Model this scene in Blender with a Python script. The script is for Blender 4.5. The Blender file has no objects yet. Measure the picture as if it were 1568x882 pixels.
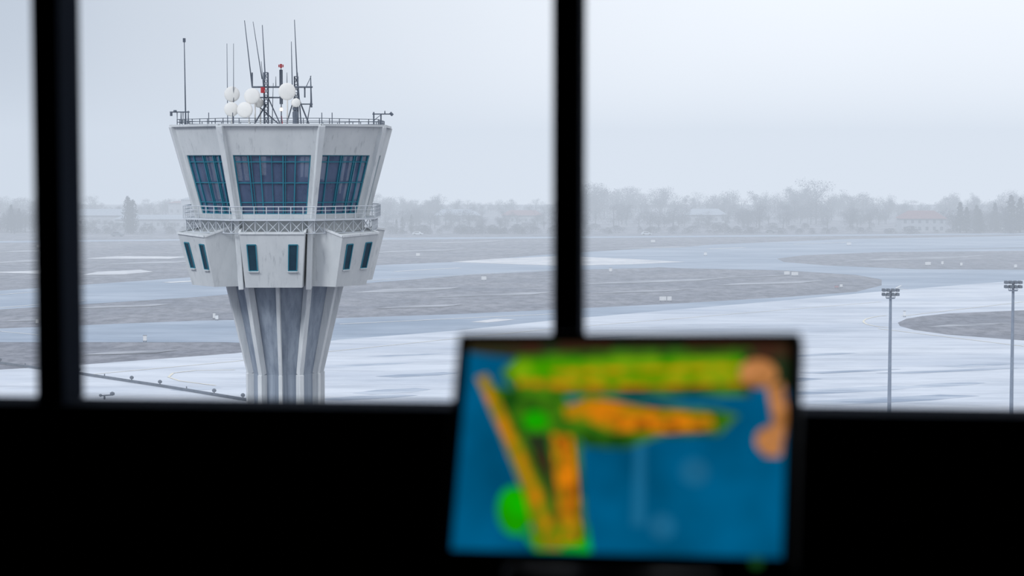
import bpy, math, random
from mathutils import Vector, Matrix
random.seed(7)
scene = bpy.context.scene
scene.view_settings.view_transform = 'Standard'
scene.view_settings.look = 'None'
def V(*a): return Vector(a)

def new_mat(name):
    m = bpy.data.materials.new(name); m.use_nodes = True
    nt = m.node_tree; nt.nodes.clear()
    out = nt.nodes.new('ShaderNodeOutputMaterial')
    return m, nt, out

def pmat(name, c1, c2=None, rough=0.8, scale=1.0, stretch=(1,1,1), spec=0.3, lo=0.35, hi=0.65, detail=6, metal=0.0, bump=0.0, alpha=1.0, fine=None):
    m, nt, out = new_mat(name)
    b = nt.nodes.new('ShaderNodeBsdfPrincipled')
    b.inputs['Roughness'].default_value = rough
    b.inputs['Specular IOR Level'].default_value = spec
    b.inputs['Metallic'].default_value = metal
    b.inputs['Alpha'].default_value = alpha
    c2 = c2 or tuple(x*0.85 for x in c1)
    tc = nt.nodes.new('ShaderNodeTexCoord'); mp = nt.nodes.new('ShaderNodeMapping')
    mp.inputs['Scale'].default_value = stretch
    nz = nt.nodes.new('ShaderNodeTexNoise'); nz.inputs['Scale'].default_value = scale
    nz.inputs['Detail'].default_value = detail; nz.inputs['Roughness'].default_value = 0.6
    r = nt.nodes.new('ShaderNodeValToRGB')
    r.color_ramp.elements[0].position = lo; r.color_ramp.elements[0].color = (*c1, 1)
    r.color_ramp.elements[1].position = hi; r.color_ramp.elements[1].color = (*c2, 1)
    L = nt.links.new
    L(tc.outputs['Object'], mp.inputs['Vector']); L(mp.outputs['Vector'], nz.inputs['Vector'])
    L(nz.outputs['Fac'], r.inputs['Fac'])
    col = r.outputs['Color']
    if fine:   # (scale, stretch, dark multiplier, lo, hi): second weathering layer
        mp2 = nt.nodes.new('ShaderNodeMapping'); mp2.inputs['Scale'].default_value = fine[1]
        n2 = nt.nodes.new('ShaderNodeTexNoise'); n2.inputs['Scale'].default_value = fine[0]; n2.inputs['Detail'].default_value = 8
        n2.inputs['Roughness'].default_value = 0.7
        r2 = nt.nodes.new('ShaderNodeValToRGB')
        k = fine[2]
        r2.color_ramp.elements[0].position = fine[3]; r2.color_ramp.elements[0].color = (k, k*1.02, k*1.05, 1)
        r2.color_ramp.elements[1].position = fine[4]; r2.color_ramp.elements[1].color = (1.06, 1.06, 1.06, 1)
        mx = nt.nodes.new('ShaderNodeMix'); mx.data_type = 'RGBA'; mx.blend_type = 'MULTIPLY'; mx.inputs[0].default_value = 1
        L(tc.outputs['Object'], mp2.inputs['Vector']); L(mp2.outputs['Vector'], n2.inputs['Vector']); L(n2.outputs['Fac'], r2.inputs['Fac'])
        L(col, mx.inputs[6]); L(r2.outputs['Color'], mx.inputs[7]); col = mx.outputs[2]
    L(col, b.inputs['Base Color'])
    if bump:
        bp = nt.nodes.new('ShaderNodeBump'); bp.inputs['Strength'].default_value = bump
        L(nz.outputs['Fac'], bp.inputs['Height']); L(bp.outputs['Normal'], b.inputs['Normal'])
    L(b.outputs['BSDF'], out.inputs['Surface'])
    return m

def emat(name, c1, c2, strength=1.0, scale=20, lo=0.4, hi=0.6):
    m, nt, out = new_mat(name)
    e = nt.nodes.new('ShaderNodeEmission'); e.inputs['Strength'].default_value = strength
    tc = nt.nodes.new('ShaderNodeTexCoord')
    nz = nt.nodes.new('ShaderNodeTexNoise'); nz.inputs['Scale'].default_value = scale
    r = nt.nodes.new('ShaderNodeValToRGB')
    r.color_ramp.elements[0].position = lo; r.color_ramp.elements[0].color = (*c1, 1)
    r.color_ramp.elements[1].position = hi; r.color_ramp.elements[1].color = (*c2, 1)
    L = nt.links.new
    L(tc.outputs['Object'], nz.inputs['Vector']); L(nz.outputs['Fac'], r.inputs['Fac'])
    L(r.outputs['Color'], e.inputs['Color']); L(e.outputs['Emission'], out.inputs['Surface'])
    return m

class MB:
    def __init__(s): s.v=[]; s.f=[]; s.m=[]
    def poly(s, pts, mi=0):
        k=len(s.v); s.v += [tuple(p) for p in pts]; s.f.append(tuple(range(k,k+len(pts)))); s.m.append(mi)
    def hexa(s, p, mi=0):
        k=len(s.v); s.v += [tuple(q) for q in p]
        for f in ((3,2,1,0),(4,5,6,7),(0,1,5,4),(1,2,6,5),(2,3,7,6),(3,0,4,7)):
            s.f.append(tuple(k+i for i in f)); s.m.append(mi)
    def box(s, a, b, mi=0):
        x0,y0,z0=a; x1,y1,z1=b
        s.hexa([(x0,y0,z0),(x1,y0,z0),(x1,y1,z0),(x0,y1,z0),(x0,y0,z1),(x1,y0,z1),(x1,y1,z1),(x0,y1,z1)],mi)
    def beam(s, p, q, w, h, ref=(0,0,1), mi=0, w2=None, h2=None):
        p=Vector(p); q=Vector(q); d=(q-p).normalized(); ref=Vector(ref)
        sd=d.cross(ref)
        if sd.length<1e-4: sd=d.cross(Vector((1,0,0)))
        sd.normalize(); up=sd.cross(d).normalized()
        w2=w2 or w; h2=h2 or h
        s.hexa([p-sd*w/2-up*h/2,p+sd*w/2-up*h/2,p+sd*w/2+up*h/2,p-sd*w/2+up*h/2,
                q-sd*w2/2-up*h2/2,q+sd*w2/2-up*h2/2,q+sd*w2/2+up*h2/2,q-sd*w2/2+up*h2/2],mi)
    def cyl(s, p, q, r0, r1=None, n=8, mi=0):
        r1 = r0 if r1 is None else r1
        p=Vector(p); q=Vector(q); d=(q-p).normalized()
        a=d.cross(Vector((0,0,1)))
        if a.length<1e-3: a=d.cross(Vector((1,0,0)))
        a.normalize(); b=d.cross(a); k=len(s.v)
        for c,r in ((p,r0),(q,r1)):
            for i in range(n):
                t=2*math.pi*i/n; s.v.append(tuple(c+a*r*math.cos(t)+b*r*math.sin(t)))
        for i in range(n):
            j=(i+1)%n; s.f.append((k+i,k+j,k+n+j,k+n+i)); s.m.append(mi)
        s.f.append(tuple(k+i for i in range(n))[::-1]); s.m.append(mi)
        s.f.append(tuple(k+n+i for i in range(n))); s.m.append(mi)
    def lathe(s, c, axis, prof, n=20, mi=0):
        c=Vector(c); d=Vector(axis).normalized(); a=d.cross(Vector((0,0,1)))
        if a.length<1e-3: a=Vector((1,0,0))
        a.normalize(); b=d.cross(a); k=len(s.v)
        for t,r in prof:
            for i in range(n):
                an=2*math.pi*i/n; s.v.append(tuple(c+d*t+a*r*math.cos(an)+b*r*math.sin(an)))
        for j in range(len(prof)-1):
            for i in range(n):
                i2=(i+1)%n; s.f.append((k+j*n+i,k+j*n+i2,k+(j+1)*n+i2,k+(j+1)*n+i)); s.m.append(mi)
    def loft(s, rings, mi=0, cap0=True, cap1=True):
        k=len(s.v); n=len(rings[0])
        for r in rings: s.v += [tuple(p) for p in r]
        for j in range(len(rings)-1):
            for i in range(n):
                i2=(i+1)%n; s.f.append((k+j*n+i,k+j*n+i2,k+(j+1)*n+i2,k+(j+1)*n+i)); s.m.append(mi)
        if cap0: s.f.append(tuple(k+i for i in range(n))[::-1]); s.m.append(mi)
        if cap1: s.f.append(tuple(k+(len(rings)-1)*n+i for i in range(n))); s.m.append(mi)
    def build(s, name, mats, parent=None, loc=(0,0,0), smooth=False, bevel=0):
        me=bpy.data.meshes.new(name); me.from_pydata(s.v,[],s.f)
        for m in (mats if isinstance(mats,(list,tuple)) else [mats]): me.materials.append(m)
        me.polygons.foreach_set('material_index', s.m)
        if smooth: me.polygons.foreach_set('use_smooth',[True]*len(s.f))
        me.update()
        o=bpy.data.objects.new(name,me); scene.collection.objects.link(o); o.location=loc
        if parent: o.parent=parent
        if bevel:
            md=o.modifiers.new('bevel','BEVEL'); md.width=bevel; md.segments=2; md.limit_method='ANGLE'
        return o

def empty(name, loc=(0,0,0)):
    o=bpy.data.objects.new(name,None); scene.collection.objects.link(o); o.location=loc; return o

# ---------------------------------------------------------------- camera
CAMZ=30.0
PITCH=math.atan((441-250)/3049.0)
cam_d=bpy.data.cameras.new('camera'); cam=bpy.data.objects.new('camera',cam_d); scene.collection.objects.link(cam)
cam.location=(0,0,CAMZ); cam.rotation_euler=(math.pi/2-PITCH,0,0)
cam_d.lens=70; cam_d.sensor_width=36; cam_d.clip_end=10000; cam_d.clip_start=0.05
cam_d.dof.use_dof=True; cam_d.dof.focus_distance=124; cam_d.dof.aperture_fstop=3.5
scene.camera=cam

# ground point: image pixel coordinates projected through the camera onto the ground plane
def G(img_x, img_y, z=0.0):
    fw=Vector((0,math.cos(PITCH),-math.sin(PITCH))); up=Vector((0,math.sin(PITCH),math.cos(PITCH)))
    d=fw*3049+Vector((1,0,0))*(img_x-784)+up*(441-img_y)
    t=(z-CAMZ)/d.z
    return Vector((d.x*t, d.y*t, z))

# ---------------------------------------------------------------- world + light
w=bpy.data.worlds.new('overcast_sky'); scene.world=w; w.use_nodes=True
nt=w.node_tree; nt.nodes.clear()
wo=nt.nodes.new('ShaderNodeOutputWorld'); bg=nt.nodes.new('ShaderNodeBackground')
tc=nt.nodes.new('ShaderNodeTexCoord'); sx=nt.nodes.new('ShaderNodeSeparateXYZ')
mr=nt.nodes.new('ShaderNodeMapRange'); mr.interpolation_type='SMOOTHSTEP'
mr.inputs['From Min'].default_value=-0.36; mr.inputs['From Max'].default_value=0.14
nz=nt.nodes.new('ShaderNodeTexNoise'); nz.inputs['Scale'].default_value=4.0; nz.inputs['Detail'].default_value=3
ma=nt.nodes.new('ShaderNodeMath'); ma.operation='MULTIPLY_ADD'; ma.inputs[1].default_value=0.35
mb_=nt.nodes.new('ShaderNodeMath'); mb_.operation='SUBTRACT'; mb_.inputs[1].default_value=0.175
rp=nt.nodes.new('ShaderNodeValToRGB')
rp.color_ramp.elements[0].color=(0.50,0.575,0.68,1); rp.color_ramp.elements[1].color=(1.03,1.08,1.15,1)
L=nt.links.new
L(tc.outputs['Generated'],sx.inputs[0]); L(sx.outputs['X'],mr.inputs['Value'])
L(tc.outputs['Generated'],nz.inputs['Vector']); L(nz.outputs['Fac'],ma.inputs[0]); L(mr.outputs[0],ma.inputs[2])
L(ma.outputs[0],mb_.inputs[0]); L(mb_.outputs[0],rp.inputs['Fac']); L(rp.outputs['Color'],bg.inputs['Color'])
bg.inputs['Strength'].default_value=0.95
L(bg.outputs[0],wo.inputs['Surface'])

sd=bpy.data.lights.new('hazy_sun','SUN'); sd.energy=1.8; sd.angle=math.radians(18); sd.color=(0.96,0.98,1)
so=bpy.data.objects.new('hazy_sun',sd); scene.collection.objects.link(so); so.location=(-50,-50,150)
so.rotation_euler=Vector((0.75,0.75,-0.75)).to_track_quat('-Z','Y').to_euler()

# haze volume
m_haze,nt,out=new_mat('ground_haze')
ab=nt.nodes.new('ShaderNodeVolumeAbsorption'); em=nt.nodes.new('ShaderNodeEmission'); ad=nt.nodes.new('ShaderNodeAddShader')
DEN=0.00128
ab.inputs['Color'].default_value=(0,0,0,1); ab.inputs['Density'].default_value=DEN
em.inputs['Color'].default_value=(0.685,0.76,0.86,1); em.inputs['Strength'].default_value=DEN
nt.links.new(ab.outputs[0],ad.inputs[0]); nt.links.new(em.outputs[0],ad.inputs[1]); nt.links.new(ad.outputs[0],out.inputs['Volume'])
b=MB(); b.box((-900,150,-1),(900,1480,55)); hz=b.build('haze_layer',m_haze)

# ---------------------------------------------------------------- materials
m_grass=pmat('dry_grass',(0.18,0.188,0.23),(0.265,0.265,0.30),0.95,0.05,(1,1,1),0.05,0.38,0.62,10,fine=(0.35,(1,.5,1),.62,.40,.58))
m_taxi=pmat('taxiway_asphalt',(0.25,0.315,0.41),(0.38,0.44,0.53),0.9,0.04,(.5,1.2,1),0.1,0.38,0.62,8,fine=(0.12,(.5,1.2,1),.84,.35,.6))
m_apron=pmat('apron_concrete',(0.66,0.69,0.75),(0.44,0.49,0.58),0.9,0.035,(0.35,1.1,1),0.05,0.44,0.70,9,fine=(0.16,(.25,.9,1),.80,.36,.56))
m_mark=pmat('white_paint',(0.8,0.8,0.8),(0.65,0.65,0.65),0.7)
m_pale=pmat('pale_concrete',(0.80,0.79,0.80),(0.60,0.60,0.63),0.9,0.05,fine=(0.2,(1,1,1),.75,.4,.6))
m_yel=pmat('yellow_paint',(0.85,0.80,0.66),(0.75,0.7,0.6),0.8)
m_conc=pmat('weathered_concrete',(0.62,0.64,0.65),(0.51,0.535,0.55),0.9,0.5,(1,1,.6),0.15,0.36,0.70,6,bump=0.05,fine=(1.3,(3.0,3.0,.12),.72,.30,.44))
m_rib=pmat('light_concrete_rib',(0.68,0.70,0.71),(0.58,0.605,0.62),0.9,0.8,(2,2,0.5),0.15,bump=0.05,fine=(1.3,(3,3,.12),.80,.30,.46))
m_shaft=pmat('shaded_shaft_concrete',(0.34,0.385,0.445),(0.25,0.29,0.35),0.9,0.7,(3,3,0.1),0.15,0.35,0.65,6,fine=(1.5,(3,3,.08),.80,.35,.55))  # base colour darkened to stand in for shade in the recesses between ribs
m_teal=pmat('teal_frame',(0.04,0.23,0.31),(0.03,0.19,0.27),0.5)
m_white=pmat('white_painted_steel',(0.62,0.65,0.69),(0.54,0.58,0.62),0.5)
m_steel=pmat('galvanised_steel',(0.13,0.15,0.19),(0.09,0.11,0.14),0.5)
m_mast=pmat('mast_steel',(0.22,0.26,0.32),(0.17,0.20,0.26),0.6)
m_dark=pmat('dark_equipment',(0.02,0.025,0.035),(0.03,0.035,0.05),0.6)
m_radome=pmat('radome_white',(0.80,0.78,0.75),(0.72,0.71,0.69),0.6)
m_red=pmat('red_paint',(0.45,0.04,0.05),(0.35,0.03,0.04),0.5)
m_slit=pmat('slit_window_glass',(0.02,0.06,0.09),(0.012,0.04,0.065),0.2,spec=0.5)
m_glass=pmat('tinted_cab_glass',(0.125,0.175,0.30),(0.075,0.115,0.21),0.04,0.5,(1,1,.5),spec=1.0,lo=.42,hi=.58,alpha=0.74)
m_int=pmat('cab_interior',(0.07,0.085,0.115),(0.045,0.055,0.08),0.8)

# ---------------------------------------------------------------- airfield
b=MB(); b.box((-1200,-300,-1.0),(1200,1450,0)); b.build('airfield_ground',m_grass)

def patch(name, pts, mat, z, parent=None):
    b=MB(); b.poly([G(x,y,z) for x,y in pts]); return b.build(name,mat,parent)

patch('runway',[(-300,470),(0,445),(300,424),(450,413),(600,405),(700,401),(860,388),(1100,374),(1300,366),(1568,361),(1900,358),
      (1900,371),(1568,379),(1350,383),(1190,391),(1100,402),(1000,410),(860,414),(720,421),(580,432),(300,455),(0,474),(-300,498)],m_taxi,0.03)
patch('taxiway',[(-300,520),(0,503),(300,491),(520,487),(700,481),(850,474),(1050,464),(1200,455),(1310,447),(1350,437),(1350,428),(1310,421),(1200,414),(1050,411),(1000,409),
      (1190,391),(1350,383),(1500,381),(1700,378),(1700,470),(1350,480),(850,505),(520,530),(340,524),(0,524),(-300,530)],m_taxi,0.04)
patch('grass_verge',[(1190,396),(1230,391),(1350,386),(1568,384),(1900,382),(1900,413),(1568,413),(1400,412),(1260,406),(1200,401)],m_grass,0.06)
patch('airport_apron',[(-300,600),(0,566),(130,558),(360,541),(520,520),(700,506),(850,490),(1000,477),(1200,460),(1350,446),(1450,438),(1568,429),(1900,410),
      (2300,720),(1500,720),(100,720),(-700,680)],m_apron,0.05)
patch('grass_island',[(1900,468),(1568,475),(1450,480),(1412,484),(1388,488),(1375,494),(1378,499),(1400,505),(1450,512),(1568,521),(1900,540)],m_grass,0.08)
patch('concrete_pad',[(690,401),(760,396),(860,392),(960,396),(1050,401),(960,405),(860,407),(770,404)],m_pale,0.07)
patch('concrete_pad',[(125,421),(150,416),(215,413),(235,416),(190,420)],m_pale,0.07)
patch('concrete_pad',[(-20,417),(60,414),(125,416),(60,419)],m_pale,0.07)
patch('concrete_pad',[(720,493),(760,488),(790,489),(745,494)],m_pale,0.07)
patch('concrete_pad',[(130,396),(180,392),(290,393),(260,396)],m_pale,0.02)
patch('service_road',[(580,364),(900,362),(1568,357),(1568,359),(900,364.5),(580,367)],m_taxi,0.02)
patch('service_road',[(-100,370),(300,366),(300,368),(-100,373)],m_taxi,0.02)
m_frost=pmat('frosted_grass',(0.42,0.43,0.47),(0.22,0.23,0.265),0.95,0.12,(.5,1,1),0.05,0.45,0.6,8)
for k,(x,y,l,h) in enumerate([(60,400,150,3),(230,403,160,2.5),(700,372,180,1.5),(1000,380,160,1.5),(620,445,170,4),(760,452,200,3),(1000,432,240,3),(1180,434,180,3),(640,470,140,3),(180,470,170,3),(60,490,120,3),
      (1400,397,240,2.5),(980,447,160,2),(640,385,170,2),(1480,498,120,3),(200,540,150,4),(50,385,140,2),(1150,424,120,1.5)]):
    q=[(x-l/2,y+h*.2+l*.015),(x-l*.2,y-h*.5),(x+l*.3,y-h*.5-l*.015),(x+l/2,y-l*.03),(x+l*.25,y+h*.5-l*.012),(x-l*.25,y+h*.6)]
    patch('frosted_grass_patch',q,m_frost,0.085+.001*k)
def stripe(b,pts,w,z):
    P=[G(x,y,z) for x,y in pts]
    for p,q in zip(P,P[1:]):
        n=(q-p).cross(Vector((0,0,1))).normalized()*w/2
        b.poly([p-n,q-n,q+n,p+n])
b=MB()
stripe(b,[(605,415.5),(705,410)],1.6,0.08); stripe(b,[(255,432.5),(320,429)],3.5,0.08); stripe(b,[(1085,381),(1140,379)],2.5,0.08)
stripe(b,[(1215,374),(1300,371)],1.5,0.08); stripe(b,[(1380,437),(1372,441),(1390,444)],0.5,0.08)
stripe(b,[(0,451),(130,441)],0.8,0.08); stripe(b,[(0,471),(130,460)],0.8,0.08); stripe(b,[(520,432),(860,412)],0.6,0.08)
stripe(b,[(520,496),(860,480)],0.8,0.08); stripe(b,[(0,507),(75,514)],0.5,0.08)
b.build('runway_marking',m_mark)
b=MB()
arc=[(1322+60*(1-math.cos(t)), 492-10*math.sin(t)) for t in [i*0.26-1.2 for i in range(10)]]
stripe(b,arc,0.4,0.1)
stripe(b,[(1345,503),(1568,530)],0.35,0.1); stripe(b,[(1380,484),(1568,462)],0.35,0.1)
stripe(b,[(360,566),(300,567),(265,571),(258,577),(275,583),(330,590)],0.35,0.1)
stripe(b,[(130,574),(360,553),(700,518),(850,503),(1350,462)],0.3,0.1)
b.build('apron_guide_line',m_yel)
m_wear=pmat('worn_apron',(0.30,0.36,0.46),(0.55,0.60,0.68),0.9,0.12,(.4,1.5,1),0.05,.42,.58,8)
for k,(x,y,l,h) in enumerate([(560,560,150,3),(620,545,120,2),(1000,560,200,4),(1180,585,160,6),(1290,600,260,7),(1450,590,120,5),(1100,530,180,2.5),(900,520,160,2),(300,596,80,4),(1240,545,150,3),(1500,560,110,3),(600,600,120,6),(1350,615,300,8),(560,610,160,5),(1450,570,220,3),(640,575,130,4),(1300,570,160,3),(1050,590,150,5)]):
    q=[(x-l/2,y+h*.3),(x-l*.2,y-h*.5),(x+l*.3,y-h*.6-l*.02),(x+l/2,y-l*.03),(x+l*.25,y+h*.5-l*.02),(x-l*.25,y+h*.7)]
    patch('apron_wear_patch',q,m_wear,0.055+.001*k)

b=MB()
pl=[(-200,520),(0,558),(120,574),(245,593),(372,614),(560,650)]
P=[G(x,y,0) for x,y in pl]
for p,q in zip(P,P[1:]):
    b.beam(p+V(0,0,0.25),q+V(0,0,0.25),0.2,0.35)
    n=max(2,int((q-p).length/6))
    for i in range(n):
        c=p.lerp(q,i/n); b.cyl(c,c+V(0,0,0.7),0.08,0.08,6)
        if i%2==0: b.lathe(c+V(0,0,0.55),(0,0,1),[(0,0.0),(0.02,0.24),(0.25,0.3),(0.42,0.15),(0.46,0.0)],8)
b.build('perimeter_barrier',m_steel)
b=MB()
c=G(160,612,0)
b.cyl(c,c+V(0,0,.5),.12); b.beam(c+V(-.5,0,.5),c+V(.9,0,.6),.15,.15); b.lathe(c+V(1,0,.5),(0,0,1),[(0,0),(.1,.3),(.4,.3),(.55,0)],8)
b.lathe(c+V(-.5,0,.35),(0,0,1),[(0,0),(.1,.2),(.3,.2),(.4,0)],8)
b.build('ground_light_fixture',m_steel)

def sign(img_x,img_y,wd=2.2,h=1.2,mat=m_mark):
    c=G(img_x,img_y,0); b=MB(); wd*=.8; h*=.8
    b.box((-wd/2,-.15,.25),(wd/2,.15,.25+h)); b.box((-wd/2-.06,-.18,.2),(wd/2+.06,.18,.28),1); b.box((-wd/2-.06,-.18,.25+h),(wd/2+.06,.18,.32+h),1)
    for x in (-wd*.35,wd*.35): b.cyl((x,0,0),(x,0,.3),.06,mi=1)
    b.build('airfield_sign',[mat,m_steel],loc=c)
for s_ in [(741,430,1.6),(1015,462,1.8),(1025,462,1.2),(1205,422,1.8),(1217,423,2.2),(1421,407,2.0),(1443,406,.8),(1472,408,.8),(222,524,.7,1.1),(332,491,.7,1),(57,497,.6,1),
           (328,489,.6),(1385,486,.5),(935,417,1),(1080,392,1.2),(1300,376,2),(640,393,1.5),(1000,372,2),(60,380,2),(1555,411,1.0)]:
    sign(*s_)
m_sred=pmat('faded_red_sign',(.42,.22,.25),(.36,.2,.22),.7)
sign(1281,442,1.1,.6,m_sred); sign(1288,441,.8,.9)

def car(img_x,img_y,col,rot=0,big=False):
    c=G(img_x,img_y,0); b=MB(); Lc=4.4; H=1.45; W=1.8
    if big: Lc,H,W=5.2,2.0,2.0
    prof=[(-Lc/2,.35),(Lc/2,.35),(Lc/2,.8*H/1.45*.9),(Lc*.28,.9*H/1.45),(Lc*.14,H),(-Lc*.3,H),(-Lc*.42,.95*H/1.45),(-Lc/2,.85*H/1.45)]
    b.loft([[(x,-W/2,z) for x,z in prof],[(x,W/2,z) for x,z in prof]],0)
    b.box((-Lc*.30,-W/2-.01,.95*H/1.45),(Lc*.15,W/2+.01,H*.92),1)
    for x in (-Lc*.3,Lc*.3):
        for y in (-W/2,W/2): b.cyl((x,y-.1,.33),(x,y+.1,.33),.33,n=12,mi=1)
    o=b.build('parked_car',[col,m_dark],loc=c); o.rotation_euler=(0,0,rot)
for i,(x,y) in enumerate([(180,362),(640,360),(990,360),(1180,357)]):
    car(x,y,m_white if i%3 else m_steel,random.uniform(-.3,.3),i%4==0)

def mast(img_x, top_img_y, D):
    x=(img_x-784)/3049*D; zt=CAMZ-(top_img_y-250)/3049*D
    b=MB()
    b.cyl((0,0,0),(0,0,zt-.2),.24,.15,12); b.cyl((0,0,0),(0,0,.5),.5,.5,12)
    b.cyl((0,0,zt-1.1),(0,0,zt-1.0),.5,.55,12)
    for i in range(10):
        t=i*math.tau/10; b.cyl((.54*math.cos(t),.54*math.sin(t),zt-1.0),(.54*math.cos(t),.54*math.sin(t),zt-.6),.02,n=4)
    for z in (zt-.7,zt-.2):
        b.beam((-.95,0,z),(.95,0,z),.1,.1)
        for xx in (-.8,-.27,.27,.8):
            for sy in(-1,1):
                b.hexa([(xx-.18,sy*.42,z-.02),(xx+.18,sy*.42,z-.02),(xx+.15,sy*.1,z-.08),(xx-.15,sy*.1,z-.08),(xx-.18,sy*.34,z+.28),(xx+.18,sy*.34,z+.28),(xx+.15,sy*.08,z+.18),(xx-.15,sy*.08,z+.18)],1)
    b.build('apron_floodlight_mast',[m_mast,m_steel],loc=(x,D,0))
mast(1365,443,232); mast(1553,431,228)

# ---------------------------------------------------------------- trees and far buildings
m_tree=pmat('winter_tree_twigs',(0.035,0.045,0.075),(0.07,0.075,0.10),0.95,0.5)
m_conif=pmat('evergreen_foliage',(0.010,0.026,0.045),(0.025,0.045,0.06),0.95,0.5)
def tree_mesh(kind):
    b=MB(); R=random.uniform
    if kind=='bare':
        b.cyl((0,0,0),(0,0,.6),.02,.01,5)
        cl=[]
        for i in range(10):
            a=R(0,math.tau); r=R(.05,.3); z=R(.25,.84)
            c=V(r*math.cos(a),r*math.sin(a),z); cl.append((c,R(.12,.22)))
            b.cyl((0,0,R(.15,.4)),c,.008,.003,4)
        for c,r in cl:
            for k in range(170):
                d=V(random.gauss(0,1),random.gauss(0,1),random.gauss(0,1)).normalized()*r*random.random()**.45
                p=c+d; s=R(.008,.022)
                b.poly([p+V(R(-s,s),R(-s,s),R(-s,s)*1.2) for _ in range(3)])
    elif kind=='conifer':
        b.cyl((0,0,0),(0,0,.9),.02,.005,5)
        for k in range(1200):
            z=R(.06,1.0); r=(1-z)**.7*.26*R(.4,1)*(.8+.3*math.sin(z*40))+.005; a=R(0,math.tau)
            p=V(r*math.cos(a),r*math.sin(a),z); s=.03
            b.poly([p+V(R(-s,s),R(-s,s),R(-s,s)) for _ in range(3)])
    elif kind=='poplar':
        b.cyl((0,0,0),(0,0,.9),.015,.005,5)
        for k in range(700):
            z=R(.1,1.0); r=math.sin(math.pi*min(1,(z*.9+.08)))**.7*.13*R(.2,1); a=R(0,math.tau)
            p=V(r*math.cos(a),r*math.sin(a),z); s=.025
            b.poly([p+V(R(-s,s),R(-s,s),R(-s,s)*1.5) for _ in range(3)])
    else:
        for k in range(650):
            a=R(0,math.tau); e=random.random()**.5
            z=random.random()**.8; r=.75*math.sqrt(max(0,1-z*z*.9))*e
            p=V(r*math.cos(a),r*math.sin(a),z*.95); s=.06
            b.poly([p+V(R(-s,s),R(-s,s),R(-s,s)) for _ in range(3)])
    me=bpy.data.meshes.new('tree_'+kind); me.from_pydata(b.v,[],b.f)
    me.materials.append(m_tree if kind in('bare','bush') else m_conif); return me
BARE=[tree_mesh('bare') for _ in range(9)]; CON=[tree_mesh('conifer') for _ in range(3)]
POP=[tree_mesh('poplar') for _ in range(2)]; BUSH=[tree_mesh('bush') for _ in range(5)]
tl=empty('tree_line',(0,900,0))
def plant(me,img_x,D,h,wf=1.0):
    o=bpy.data.objects.new('tree',me); scene.collection.objects.link(o); o.parent=tl
    o.location=((img_x-784)/3049*D,D-900,0); o.scale=(h*wf,h*wf,h); o.rotation_euler=(0,0,random.uniform(0,6.28))
U=random.uniform
def env(img_x): return 1+.13*math.sin(img_x*.021+1)+.10*math.sin(img_x*.057)+.07*math.sin(img_x*.13+2)
for i in range(460):
    img_x=U(-250,1850); h=U(9,13)*env(img_x)
    if 880<img_x<1330: h*=U(1.1,1.4)
    if 380<img_x<880: h*=.85
    if img_x<380: h*=.8
    plant(random.choice(BARE),img_x,U(1060,1250),h,U(1.0,1.5))
for i in range(360):
    img_x=U(-250,1850); h=U(6,9.5)*env(img_x)
    if 900<img_x<1350: h*=1.2
    if 100<img_x<300: h*=.6
    plant(random.choice(BARE),img_x,U(890,1040),h,U(1.1,1.7))
for i in range(260):
    img_x=U(-250,1850); plant(random.choice(BUSH),img_x,U(850,930),U(1.2,3.4),U(.9,1.9))
for i in range(36): plant(random.choice(CON+BARE),U(-160,66),U(845,880),U(9,13),U(.9,1.3))
for i in range(46): plant(random.choice(CON+BARE),U(1450,1760),U(850,900),U(8,12.5),U(.9,1.4))
for img_x,h in ((1548,16),(1562,15),(1470,13),(1500,10),(1480,11)): plant(CON[0],img_x,860,h,1.3)
for img_x,h in ((196,15.5),(204,14),(199,13)): plant(POP[0],img_x,860,h,1.4)
for img_x,h in ((616,7),(630,8),(607,6)): plant(POP[1],img_x,850,h,1.3)
for i in range(34): plant(random.choice(BUSH),U(595,820),U(842,852),U(2,4.0),U(.8,1.2))
for i in range(20): plant(random.choice(BUSH),U(130,330),U(842,850),U(2,3.6),U(.8,1.2))
for i in range(24): plant(random.choice(BUSH),U(900,1450),U(842,852),U(1.5,3),U(.8,1.3))

m_wall=pmat('far_house_wall',(0.36,0.38,0.42),(0.30,0.32,0.36),0.9)
m_roofr=pmat('red_roof_tiles',(0.24,0.13,0.14),(0.20,0.11,0.12),0.9)
m_roofg=pmat('grey_roof_sheet',(0.33,0.37,0.43),(0.27,0.31,0.37),0.9)
def house(img_x,D,wd,h,rh,roof,dp=10):
    b=MB(); b.box((-wd/2,-dp/2,0),(wd/2,dp/2,h),0)
    e=.8
    b.hexa([(-wd/2-e,-dp/2-e,h),(wd/2+e,-dp/2-e,h),(wd/2+e,dp/2+e,h),(-wd/2-e,dp/2+e,h),
            (-wd/2+dp*.35,-.3,h+rh),(wd/2-dp*.35,-.3,h+rh),(wd/2-dp*.35,.3,h+rh),(-wd/2+dp*.35,.3,h+rh)],1)
    n=max(2,int(wd/3))
    for i in range(n):
        x=-wd/2+(i+.5)*wd/n
        for z in ([1.0,4.0] if h>5 else [1.0]): b.box((x-.6,-dp/2-.05,z),(x+.6,-dp/2+.02,z+1.5),2)
    b.build('airfield_house',[m_wall,roof,m_steel],loc=((img_x-784)/3049*D,D,0))
house(1410,870,19,6,3.4,m_roofr,11)
house(160,960,30,5,3,m_roofg); house(235,930,34,4,2,m_roofg); house(300,1050,14,11,1.2,m_roofg); house(275,1060,10,9,1,m_roofr)
house(1080,1010,20,4,3,m_roofg); house(700,1000,22,4,3,m_roofg); house(800,1000,20,4,2.5,m_roofr)

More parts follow.
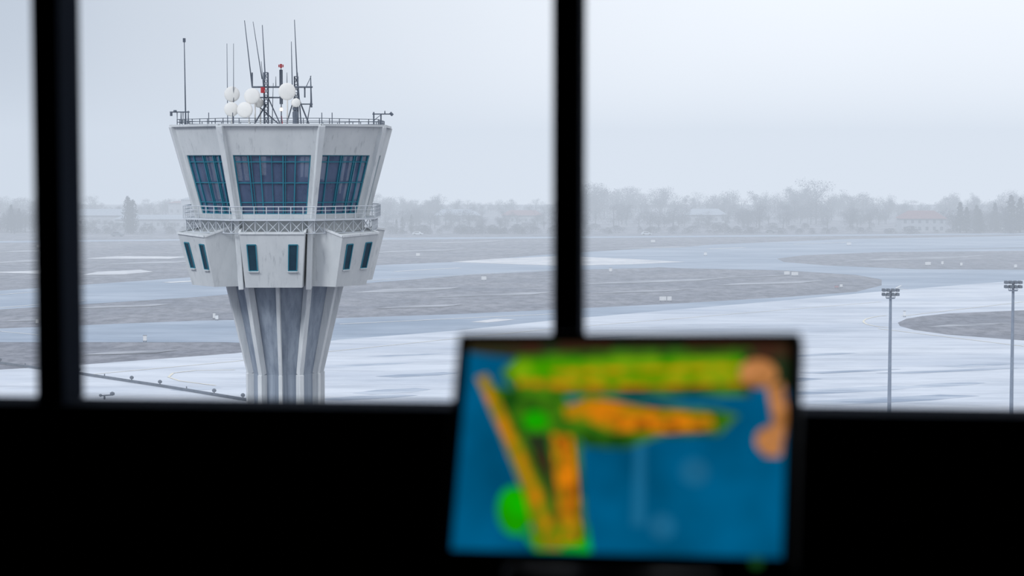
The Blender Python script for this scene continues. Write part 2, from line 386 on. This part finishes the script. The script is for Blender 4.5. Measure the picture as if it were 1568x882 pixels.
# ---------------------------------------------------------------- the control tower
TX,TY=(434.5-784)*0.04,122.0
tw=empty('control_tower',(TX,TY,0))
def octo(h,a,z):
    return [V(-a,-h,z),V(a,-h,z),V(h,-a,z),V(h,a,z),V(a,h,z),V(-a,h,z),V(-h,a,z),V(-h,-a,z)]
ZR,ZB=32.2,26.72
top=octo(6.26,2.93,ZR); bot=octo(4.85,2.25,ZB)
def Q(c,u,v): return c[0].lerp(c[1],u).lerp(c[3].lerp(c[2],u),v)
conc=MB(); glass=MB(); frame=MB(); rib=MB()
for i in range(8):
    j=(i+1)%8
    c=[top[i],top[j],bot[j],bot[i]]
    nrm=(c[1]-c[0]).cross(c[3]-c[0]).normalized()
    if nrm.dot(V((c[0]+c[1]).x,(c[0]+c[1]).y,0))<0: nrm=-nrm
    u0,u1,v0,v1=.08,.92,.315,.955
    if i in(1,): u0,u1=.06,.90
    if i in(7,): u0,u1=.13,.94
    def slab(ua,va,ub,vb,th=.28):
        q=[Q(c,ua,va),Q(c,ub,va),Q(c,ub,vb),Q(c,ua,vb)]
        conc.hexa([p-nrm*th for p in q]+q)
    slab(0,0,1,v0); slab(0,v1,1,1.0); slab(0,v0,u0,v1); slab(u1,v0,1,v1)
    g=[Q(c,u0,v0)-nrm*.15,Q(c,u1,v0)-nrm*.15,Q(c,u1,v1)-nrm*.15,Q(c,u0,v1)-nrm*.15]
    glass.poly(g)
    def W(u,v): return g[0].lerp(g[1],u).lerp(g[3].lerp(g[2],u),v)+nrm*.03
    us=[0,.19,.34,.64,.80,1] if i%2==0 else [0,.16,.42,.70,.86,1]
    for k,u in enumerate(us):
        wd=.15 if k in(0,len(us)-1) else .065
        frame.beam(W(u,0),W(u,1),wd,.12,nrm)
    for u in ((.225,.49,.67) if i%2==0 else (.46,.74)): frame.beam(W(u,0),W(u,1),.035,.08,nrm)
    for v in (0,.12,.47,.80,1):
        frame.beam(W(0,v),W(1,v),.045 if 0<v<1 else .13,.1,nrm)
    o2=V(top[i].x,top[i].y,0).normalized()
    rib.beam(top[i]+o2*.03,bot[i]+o2*.06,.40,.34,o2,0,.28,.26)
for i in range(8):
    j=(i+1)%8
    conc.beam(top[i]+V(0,0,.02),top[j]+V(0,0,.02),.36,.14)
conc.loft([octo(6.1,2.85,ZR-.35),octo(6.1,2.85,ZR-.1)])
conc.loft([octo(4.75,2.15,25.6),octo(4.8,2.2,26.7)])
conc.build('cab_walls',m_conc,tw)
glass.build('cab_glazing',m_glass,tw); frame.build('cab_window_frames',m_teal,tw)
b=MB()
b.loft([octo(4.6,2.1,26.75),octo(4.65,2.1,26.95)]); b.loft([octo(5.5,2.5,30.75),octo(5.6,2.5,30.9)])
b.loft([octo(1.0,.45,26.9),octo(1.0,.45,30.8)])
for i in range(26):
    a=U(0,math.tau); r=U(2.1,3.7); x,y=r*math.cos(a),r*math.sin(a); s=U(.25,.6); h=U(.7,2.0)
    b.box((x-s,y-s*.6,26.9),(x+s,y+s*.6,26.9+h)); b.box((x-s*.5,y-.1,26.9+h),(x+s*.4,y+.1,26.9+h+U(.1,.45)))
b.build('cab_interior',m_int,tw)

deck=MB(); dk=octo(5.75,2.5,26.64); dk2=octo(5.75,2.5,26.74)
deck.loft([dk,dk2]); deck.build('gallery_deck',m_white,tw)
rail=MB()
for i in range(8):
    j=(i+1)%8; p=dk2[i]; q=dk2[j]; n=7 if i%2==0 else 6
    for h in (.28,.5,.72): rail.cyl(p+V(0,0,h),q+V(0,0,h),.03 if h>.6 else .018,n=5)
    for k in range(n):
        c=p.lerp(q,k/n); rail.cyl(c,c+V(0,0,.74),.028,n=5)
    a=V(dk[i].x*.97,dk[i].y*.97,26.62); e=V(dk[j].x*.97,dk[j].y*.97,26.62)
    for k in range(n):
        c0=a.lerp(e,k/n); c1=a.lerp(e,(k+1)/n); dz=V(0,0,-.72)
        rail.cyl(c0,c1+dz,.022,n=4); rail.cyl(c1,c0+dz,.022,n=4); rail.cyl(c0,c0+dz,.025,n=4)
    rail.cyl(a+V(0,0,-.72),e+V(0,0,-.72),.03,n=4)
rail.build('gallery_railing',m_white,tw)

half_t=[(1.90,-6.1,25.93),(1.90,-4.7,26.25),(2.33,-4.65,26.35),(4.05,-5.35,25.72),(6.0,-3.05,25.85),(5.3,-1.6,26.0),(5.3,0,26.0)]
half_b=[(1.66,-5.45,22.72),(1.70,-4.0,22.72),(1.98,-4.1,22.72),(3.58,-4.75,22.72),(5.22,-2.7,22.72),(4.6,-1.4,22.72),(4.6,0,22.72)]
def ring(h):
    q=list(h); q+= [(x,-y,z) for x,y,z in reversed(h[:-1])]
    return q+[(-x,y,z) for x,y,z in reversed(q)]
rt=ring(half_t); rb=ring(half_b)
body=MB(); n=len(rt)
for i in range(n):
    j=(i+1)%n
    body.poly([rb[i],rb[j],rt[j],rt[i]]); body.poly([rt[i],rt[j],(0,0,26.4)]); body.poly([rb[j],rb[i],(0,0,22.8)])
body.build('equipment_storey',m_conc,tw)
lip=MB()
for i in range(n):
    j=(i+1)%n; lip.beam(Vector(rt[i]),Vector(rt[j]),.12,.12)
lip.build('storey_coping',m_rib,tw)
sl=MB()
def slit(c,uc,hw,va,vb,mir=False):
    c=[Vector(p) for p in c]; nr=(c[1]-c[0]).cross(c[3]-c[0]).normalized()
    if nr.y>0: nr=-nr
    q=[Q(c,uc-hw,va),Q(c,uc+hw,va),Q(c,uc+hw,vb),Q(c,uc-hw,vb)]
    sl.hexa([p-nr*.05 for p in q]+[p+nr*.015 for p in q],0)
    for k in range(4): sl.beam(q[k]+nr*.02,q[(k+1)%4]+nr*.02,.06,.06,nr,1)
    sl.beam(Q(c,uc-hw-.02,vb+.012)+nr*.05,Q(c,uc+hw+.02,vb+.012)+nr*.05,.06,.14,nr,2)
F=[(-1.90,-6.1,25.93),(1.90,-6.1,25.93),(1.66,-5.45,22.72),(-1.66,-5.45,22.72)]
slit(F,.17,.07,.21,.69); slit(F,.83,.07,.21,.69)
R=[half_t[3],half_t[4],half_b[4],half_b[3]]
Lf=[(-x,y,z) for x,y,z in (half_t[4],half_t[3],half_b[3],half_b[4])]
for uc in (.24,.78): slit(R,uc,.085,.17,.66)
for uc in (.26,.84): slit(Lf,uc,.085,.17,.66)
sl.build('slit_windows',[m_slit,m_teal,m_conc],tw)

for s in (-1,1):
    for yy in (-1,1):
        rib.beam((s*2.17,yy*4.9,26.7),(s*1.98,yy*4.5,22.6),.30,.9,(0,yy,0))
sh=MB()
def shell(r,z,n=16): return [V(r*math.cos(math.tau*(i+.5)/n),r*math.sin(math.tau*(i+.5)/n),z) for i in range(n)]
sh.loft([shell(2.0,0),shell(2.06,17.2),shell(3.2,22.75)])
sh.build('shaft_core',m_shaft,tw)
for a in (0,30,66,100,140,180,220,260,294,330):
    t=math.radians(a-90); d=V(math.cos(t),math.sin(t),0)
    r1,r2=(3.62,2.28)
    if a in(30,330): r1,r2=3.8,2.4
    pr=[(r1-.25,22.7),(r2-.15,17.2),(r2-.15,0)]
    for (ra,za),(rb_,zb) in zip(pr,pr[1:]):
        rib.beam(d*ra+V(0,0,za),d*rb_+V(0,0,zb),.30 if a else .22,.62,d,0,.28 if a else .2,.5)
rib.build('structural_ribs',m_rib,tw,bevel=.03)

rr=MB(); rp_=octo(6.0,2.8,ZR+.05)
for i in range(8):
    j=(i+1)%8
    for h in (.2,.36): rr.cyl(rp_[i]+V(0,0,h),rp_[j]+V(0,0,h),.018,n=4)
    for k in range(6):
        c=rp_[i].lerp(rp_[j],k/6); rr.cyl(c,c+V(0,0,.38),.025,n=4)
for px in (340,375,505,520):
    rr.cyl(((px-433)*.04,-5.4,ZR),((px-433)*.04,-5.4,ZR+.75),.025,n=4)
rr.build('roof_railing',m_steel,tw)

def A(px,py,dy=0.0):
    k=(TY+dy)/3049
    return V((px-784)*k-TX,dy,CAMZ+(250-py)*k)
an=MB()
def rod(x0,y0,x1,y1,r=.035,dy=0.,r1=None,mi=0): an.cyl(A(x0,y0,dy),A(x1,y1,dy),r,r1 if r1 else r*.5,6,mi)
rod(286,192,285,60,.05,-2.6); rod(285,66,285,60,.09,-2.6,.09)
rod(279,190,279,172,.05,-2.6); rod(290,190,290,170,.05,-2.6); rod(262,172,292,172,.04,-2.6,.04); rod(264,172,264,178,.08,-2.6,.08); rod(270,172,270,169,.12,-2.6,.1)
for x in(273,282): rod(x,172,x,188,.03,-2.6)
rod(573,192,573,172,.05,-2.6,.05); rod(584,192,584,175,.05,-2.6,.05); rod(571,175,600,175,.04,-2.6,.04); rod(598,173,602,177,.1,-2.6,.1); rod(590,175,590,170,.05,-2.6)
rod(573,185,584,176,.03,-2.6)
rod(350,192,350,68,.03,0.5); rod(359,192,360,68,.03,-.5)
rod(388,135,377,33,.045,0); rod(403,122,390,35,.035,.6); rod(408,122,404,40,.045,-.6)
rod(449,132,448,65,.04,0); rod(457,132,453,32,.045,.3); rod(432,192,432,104,.045,-.4)
rod(478,165,477,117,.07,0,.03); rod(471,190,478,150,.04,0)
rod(405,135,402,95,.03,1); rod(418,190,420,128,.03,.5); rod(462,190,457,112,.05,0)
rod(388,134,480,134,.06,0,.06); rod(388,134,388,112,.05,0,.05); rod(462,160,480,160,.04,0,.04)
rod(420,150,445,150,.05,.2,.05); rod(396,150,420,150,.05,.2,.05); rod(468,134,468,150,.05,.1,.05); rod(441,134,441,112,.03,0); rod(424,134,424,118,.03,0)
def lattice(px,py0,py1,wd,dy):
    c=A(px,py0,dy); t=A(px,py1,dy); h=t.z-c.z; k=max(3,int(h/.45))
    cs=[V(-wd,-wd,0),V(wd,-wd,0),V(wd,wd,0),V(-wd,wd,0)]
    for q in cs: an.cyl(c+q,t+q,.035,n=4)
    for i in range(k):
        z0=V(0,0,h*i/k); z1=V(0,0,h*(i+1)/k)
        for a_ in range(4):
            b_=(a_+1)%4; an.cyl(c+cs[a_]+z0,c+cs[b_]+z1,.02,n=4); an.cyl(c+cs[a_]+z1,c+cs[b_]+z1,.02,n=4)
lattice(409,192,112,.12,0); lattice(455,192,118,.10,.2); lattice(432,160,108,.06,-.2)
rod(391,190,409,160,.05,0,.05); rod(430,190,412,150,.04,0,.04); rod(440,190,452,150,.04,0,.04); rod(474,190,458,150,.05,0,.05)
rod(396,162,430,192,.04,.4,.04); rod(470,134,478,117,.03,0)
an.lathe(A(404,138,-.3),(0,0,1),[(-.2,0),(-.2,.13),(.15,.13),(.15,0)],8,1)
rod(432,105,432,99,.07,-.4,.07,1); rod(429,104,429,100,.04,-.4,.04,1); rod(435,104,435,100,.04,-.4,.04,1)
rod(433,190,432,178,.05,-.5,.05,1)
rod(453,192,453,170,.17,-.8,.13); an.lathe(A(453,168,-.8),(0,0,1),[(-.1,.0),(-.05,.14),(.1,.16),(.22,.0)],8)
an.box(A(449,180,-.9),A(458,172,-.6))
an.build('antenna_masts',[m_steel,m_red],tw)
ds=MB()
for (px,py,r,dy,yaw) in [(357,145,.47,-.3,.15),(388,148,.48,-.7,-.1),(441,141,.52,-1.0,.1),(356,168,.44,-.5,.1),(377,169,.48,-.9,-.2),(454,158,.27,-.9,.3),(398,158,.3,.3,0)]:
    c=A(px,py,dy); ax=V(math.sin(yaw),-math.cos(yaw),.05)
    ds.lathe(c,ax,[(-.35,0),(-.33,r*.35),(-.12,r*.92),(0,r),(.14,r*1.0),(.16,r*.97),(.20,r*.75),(.235,r*.4),(.245,.001)],28)
    ds.cyl(c-ax*.3,c-ax*.8,.06); ds.cyl(c-ax*.7+V(0,0,.2),V((c-ax*.7).x,(c-ax*.7).y,ZR-.1),.05)
ds.build('microwave_dishes',m_radome,tw,smooth=True)
m_lamp=emat('warm_obstruction_lamp',(1,.75,.5),(1,.7,.4),2.5)
b=MB(); b.lathe(A(432,168,-1.2),(0,0,1),[(-.1,0),(-.08,.08),(.05,.09),(.12,0)],10)
b.build('obstruction_lamp',[m_lamp],tw)
b=MB(); b.cyl(A(432,170,-1.2),A(432,192,-1.2),.03); b.build('obstruction_lamp_post',m_steel,tw)

# ---------------------------------------------------------------- the dark control room we look out from
m_room=pmat('dark_room_paint',(0.004,0.006,0.012),(0.003,0.005,0.009),0.9,2,spec=0.05)
m_frame=pmat('dark_window_frame',(0.012,0.018,0.030),(0.009,0.013,0.022),0.9,2,spec=0.03)
m_plastic=pmat('black_plastic',(0.004,0.005,0.008),(0.004,0.005,0.006),0.6,5,spec=0.1)
m_grey=pmat('grey_plastic',(0.12,0.125,0.135),(0.10,0.105,0.115),0.5,5,spec=0.2)
YW=math.radians(6); O=V(.087,3.0,0); E=V(math.cos(YW),-math.sin(YW),0); IN=V(-math.sin(YW),-math.cos(YW),0)
def RP(u,v,z): return O+E*u+IN*v+V(0,0,z)
def rbox(b,u0,u1,v0,v1,z0,z1,mi=0):
    b.hexa([RP(u0,v0,z0),RP(u1,v0,z0),RP(u1,v1,z0),RP(u0,v1,z0),RP(u0,v0,z1),RP(u1,v0,z1),RP(u1,v1,z1),RP(u0,v1,z1)],mi)
FZ,CZ=28.55,31.35; SILL=29.634; HEAD=31.1; SP=.79
def room(name,*boxes,mat=m_room):
    b=MB()
    for q in boxes: rbox(b,*q)
    return b.build(name,mat)
room('floor',(-3.1,3.1,-.1,5.6,FZ-.15,FZ))
room('ceiling',(-3.1,3.1,-.1,5.6,CZ,CZ+.15))
room('wall_front',(-3.0,3.0,-.06,.06,FZ,SILL-.04),(-3.0,3.0,-.06,.06,HEAD,CZ),(-3.0,-3*SP,-.06,.06,SILL-.04,HEAD),(3*SP,3.0,-.06,.06,SILL-.04,HEAD))
room('wall_back',(-3.0,3.0,5.5,5.6,FZ,CZ)); room('wall_left',(-3.1,-3.0,-.1,5.6,FZ,CZ)); room('wall_right',(3.0,3.1,-.1,5.6,FZ,CZ))
room('baseboard_front',(-3.0,3.0,.06,.075,FZ,FZ+.1))
b=MB()
for k in range(-3,4):
    rbox(b,k*SP-.021,k*SP+.021,-.04,.06,SILL,HEAD); rbox(b,k*SP-.012,k*SP+.012,-.06,-.04,SILL,HEAD)
rbox(b,-3*SP-.02,3*SP+.02,-.03,.07,SILL-.04,SILL); rbox(b,-3*SP-.02,3*SP+.02,-.06,.06,HEAD-.03,HEAD)
b.build('window_frame',m_frame)
mg,nt,out=new_mat('clear_window_glass')
tr=nt.nodes.new('ShaderNodeBsdfTransparent'); tr.inputs[0].default_value=(.985,.99,1,1); gl=nt.nodes.new('ShaderNodeBsdfGlossy'); gl.inputs['Roughness'].default_value=.02
mx=nt.nodes.new('ShaderNodeMixShader'); mx.inputs[0].default_value=.02
nt.links.new(tr.outputs[0],mx.inputs[1]); nt.links.new(gl.outputs[0],mx.inputs[2]); nt.links.new(mx.outputs[0],out.inputs['Surface'])
for k in range(-3,3):
    b=MB(); u0=k*SP+.021; u1=(k+1)*SP-.021
    b.poly([RP(u0,-.01,SILL),RP(u1,-.01,SILL),RP(u1,-.01,HEAD-.03),RP(u0,-.01,HEAD-.03)])
    b.build('window_%d'%(k+4),mg)
b=MB(); rbox(b,-2.2,2.2,.8,4.8,0,FZ-.16); b.build('viewing_tower_shaft',m_conc)
b=MB(); DZ=29.30
rbox(b,-2.2,2.2,.10,1.15,DZ-.04,DZ); rbox(b,-2.15,2.15,.15,.2,FZ,DZ-.04)
for u in (-2.15,-.75,.75,2.11): rbox(b,u,u+.04,.2,1.1,FZ,DZ-.04)
b.build('console_desk',m_room,bevel=.005)

# monitor
mon=empty('radar_monitor')
th,ph,ro=math.radians(15),math.radians(23),math.radians(1.5)
nh=V(-math.sin(th),-math.cos(th),0); u_=V(math.cos(th),-math.sin(th),0)
v_=(-nh)*math.sin(ph)+V(0,0,1)*math.cos(ph); n_=nh*math.cos(ph)+V(0,0,1)*math.sin(ph)
u2=u_*math.cos(ro)+v_*math.sin(ro); v2=v_*math.cos(ro)-u_*math.sin(ro)
MC=V((950-784)/3049*2.3,2.3,CAMZ-(686-250)/3049*2.3)
MW,MH=.412,.276
def MP(a,c,d=0): return MC+u2*(a*MW/2)+v2*(c*MH/2)+n_*d
b=MB()
def mbox(b,a0,a1,c0,c1,d0,d1,mi=0):
    b.hexa([MP(a0,c0,d0),MP(a1,c0,d0),MP(a1,c1,d0),MP(a0,c1,d0),MP(a0,c0,d1),MP(a1,c0,d1),MP(a1,c1,d1),MP(a0,c1,d1)],mi)
mbox(b,-1,1,-1,1,-.035,-.004); mbox(b,-1,1,.915,1,-.004,.006); mbox(b,-1,1,-1,-.92,-.004,.006); mbox(b,-1,-.935,-1,1,-.004,.006); mbox(b,.935,1,-1,1,-.004,.006)
mbox(b,-.5,.5,-.6,.5,-.06,-.035)
b.build('housing',m_plastic,mon,bevel=.003)
scr_blue=emat('screen_blue',(0.0,.065,.145),(0.0,.11,.25),1.0,9,.35,.65)
b=MB(); b.poly([MP(-.955,-.93,-.002),MP(.955,-.93,-.002),MP(.955,.945,-.002),MP(-.955,.945,-.002)]); b.build('screen_panel',scr_blue,mon)
def S(x,y,lay):
    v=(y-532)/310.0; xl=724-34*v; xr=1208-22*v; u=(x-xl)/(xr-xl)
    return MP(-.94+1.88*u,.925-1.85*v,-.002+.0003*lay)
def art(name,pts,mat,lay):
    b=MB(); b.poly([S(x,y,lay) for x,y in pts]); b.build(name,mat,mon)
def blob(cx,cy,rx,ry,n=16): return [(cx+rx*math.cos(i*math.tau/n),cy+ry*math.sin(i*math.tau/n)) for i in range(n)]
g_dk=emat('radar_dark_green',(.008,.06,.005),(.05,.18,.005),1,30)
g_lt=emat('radar_lime',(.05,.28,.0),(.19,.36,.004),1,32)
g_br=emat('radar_bright_green',(.005,.42,.0),(.01,.28,.0),1,30)
o_y=emat('radar_amber',(.62,.19,.004),(.24,.20,.004),1,60)
o_r=emat('radar_orange',(.75,.21,.004),(.26,.07,.004),1,55)
o_p=emat('radar_peach',(.58,.24,.085),(.32,.13,.035),1,45)
g_ol=emat('radar_olive',(.13,.20,.004),(.26,.18,.004),1,40)
b_lt=emat('radar_light_blue',(.01,.13,.26),(.01,.11,.22),1,20)
d_r=emat('radar_dark_red',(.045,.018,.01),(.016,.03,.012),1,30)
art('echo_top_rim',[(722,533),(1208,533),(1206,548),(900,550),(790,555),(723,547)],d_r,0.5)
art('echo_top_band',[(800,552),(900,544),(1150,542),(1150,610),(1100,612),(800,612),(772,578)],g_dk,1)
art('echo_top_core',[(800,558),(1140,554),(1140,568),(1000,574),(800,590),(784,574)],g_lt,2)
art('echo_top_lime',[(850,576),(1140,572),(1140,594),(960,598),(850,596)],g_lt,2.2)
art('echo_top_streak',[(850,574),(1000,570),(1150,566),(1150,572),(1000,577),(860,582)],o_y,3)
art('echo_top_streak_low',[(800,588),(950,594),(1080,590),(1140,586),(1140,594),(1000,600),(880,602),(800,598)],o_y,3)
art('echo_right_back',[(1140,548),(1206,548),(1204,600),(1140,612)],d_r,1.2)
art('echo_right_head',blob(1160,578,28,21),o_p,4)
art('echo_right_arm',[(1172,596),(1196,592),(1200,640),(1188,698),(1164,698),(1160,672),(1178,650)],o_p,3.5)
art('echo_right_knuckle',blob(1172,676,20,20),o_p,3.6)
art('echo_right_shadow',[(1150,600),(1172,598),(1176,648),(1158,660),(1146,640)],scr_blue,3.2)
art('echo_left_mass',[(752,596),(800,604),(870,612),(892,650),(888,700),(896,800),(892,832),(835,835),(815,770),(785,700)],g_dk,1)
art('echo_left_ray',[(734,585),(752,580),(800,680),(842,770),(860,836),(822,836),(806,760),(770,670)],g_ol,2)
art('echo_left_ray_core',[(738,588),(748,586),(800,690),(846,800),(838,812),(786,690),(768,660)],o_y,3)
art('echo_left_gap',[(806,670),(844,668),(850,760),(852,800),(838,740)],d_r,2.6)
art('echo_green_blob',blob(790,782,28,36),g_br,1.5)
art('echo_green_spot',blob(826,650,20,15),g_br,2.5)
art('echo_green_foot',[(800,815),(900,800),(905,838),(820,838)],g_br,1.6)
art('echo_mid_band',[(862,632),(905,612),(1010,625),(1095,630),(1130,640),(1100,668),(1010,672),(960,690),(900,688),(880,664)],g_dk,1.4)
art('echo_mid_core',[(868,630),(912,616),(960,624),(1000,632),(1090,640),(1094,660),(1010,666),(940,666),(905,650),(872,646)],o_y,3)
art('echo_mid_hot',[(930,642),(1000,646),(1080,648),(1076,660),(1000,664),(950,662)],o_r,3.5)
art('echo_column',[(850,668),(880,672),(886,740),(888,826),(860,828),(856,760)],o_r,3)
art('echo_column_foot',blob(874,806,15,22),o_y,3.4)
art('echo_column_edge',[(856,680),(864,680),(870,790),(862,790)],o_y,3.6)
art('echo_column_fringe',[(880,676),(892,680),(898,820),(888,826)],g_dk,2.9)
art('grid_column',[(975,682),(990,682),(986,800),(966,800)],b_lt,1)
art('echo_faint_spot',blob(1062,722,22,20),b_lt,1.1); art('echo_faint_spot_low',blob(1012,800,20,18),b_lt,1.1)
refl_glow=emat('green_reflection_glow',(.02,.16,.03),(.02,.13,.03),.4)  # glowing disc added to imitate a green reflection on the bezel
b=MB(); b.lathe(MP(.80,-.965,.006),n_,[(0,.007),(.002,.007),(.002,.0001)],14); b.build('bezel_reflection',refl_glow,mon)
nk=V(MC.x-.01,2.36,0)
def stq(z,wx,wy): return [V(nk.x-wx,nk.y-wy,z),V(nk.x+wx,nk.y-wy,z),V(nk.x+wx,nk.y+wy,z),V(nk.x-wx,nk.y+wy,z)]
b=MB()
b.loft([stq(DZ,.15,.11),stq(DZ+.02,.145,.105)]); b.loft([stq(DZ+.02,.11,.08),stq(29.50,.125,.09),stq(29.528,.12,.085)])
b.beam(V(nk.x,nk.y,29.5),MP(0,-.1,-.05),.09,.03,(0,1,0))
b.build('stand',m_grey,mon,bevel=.004)
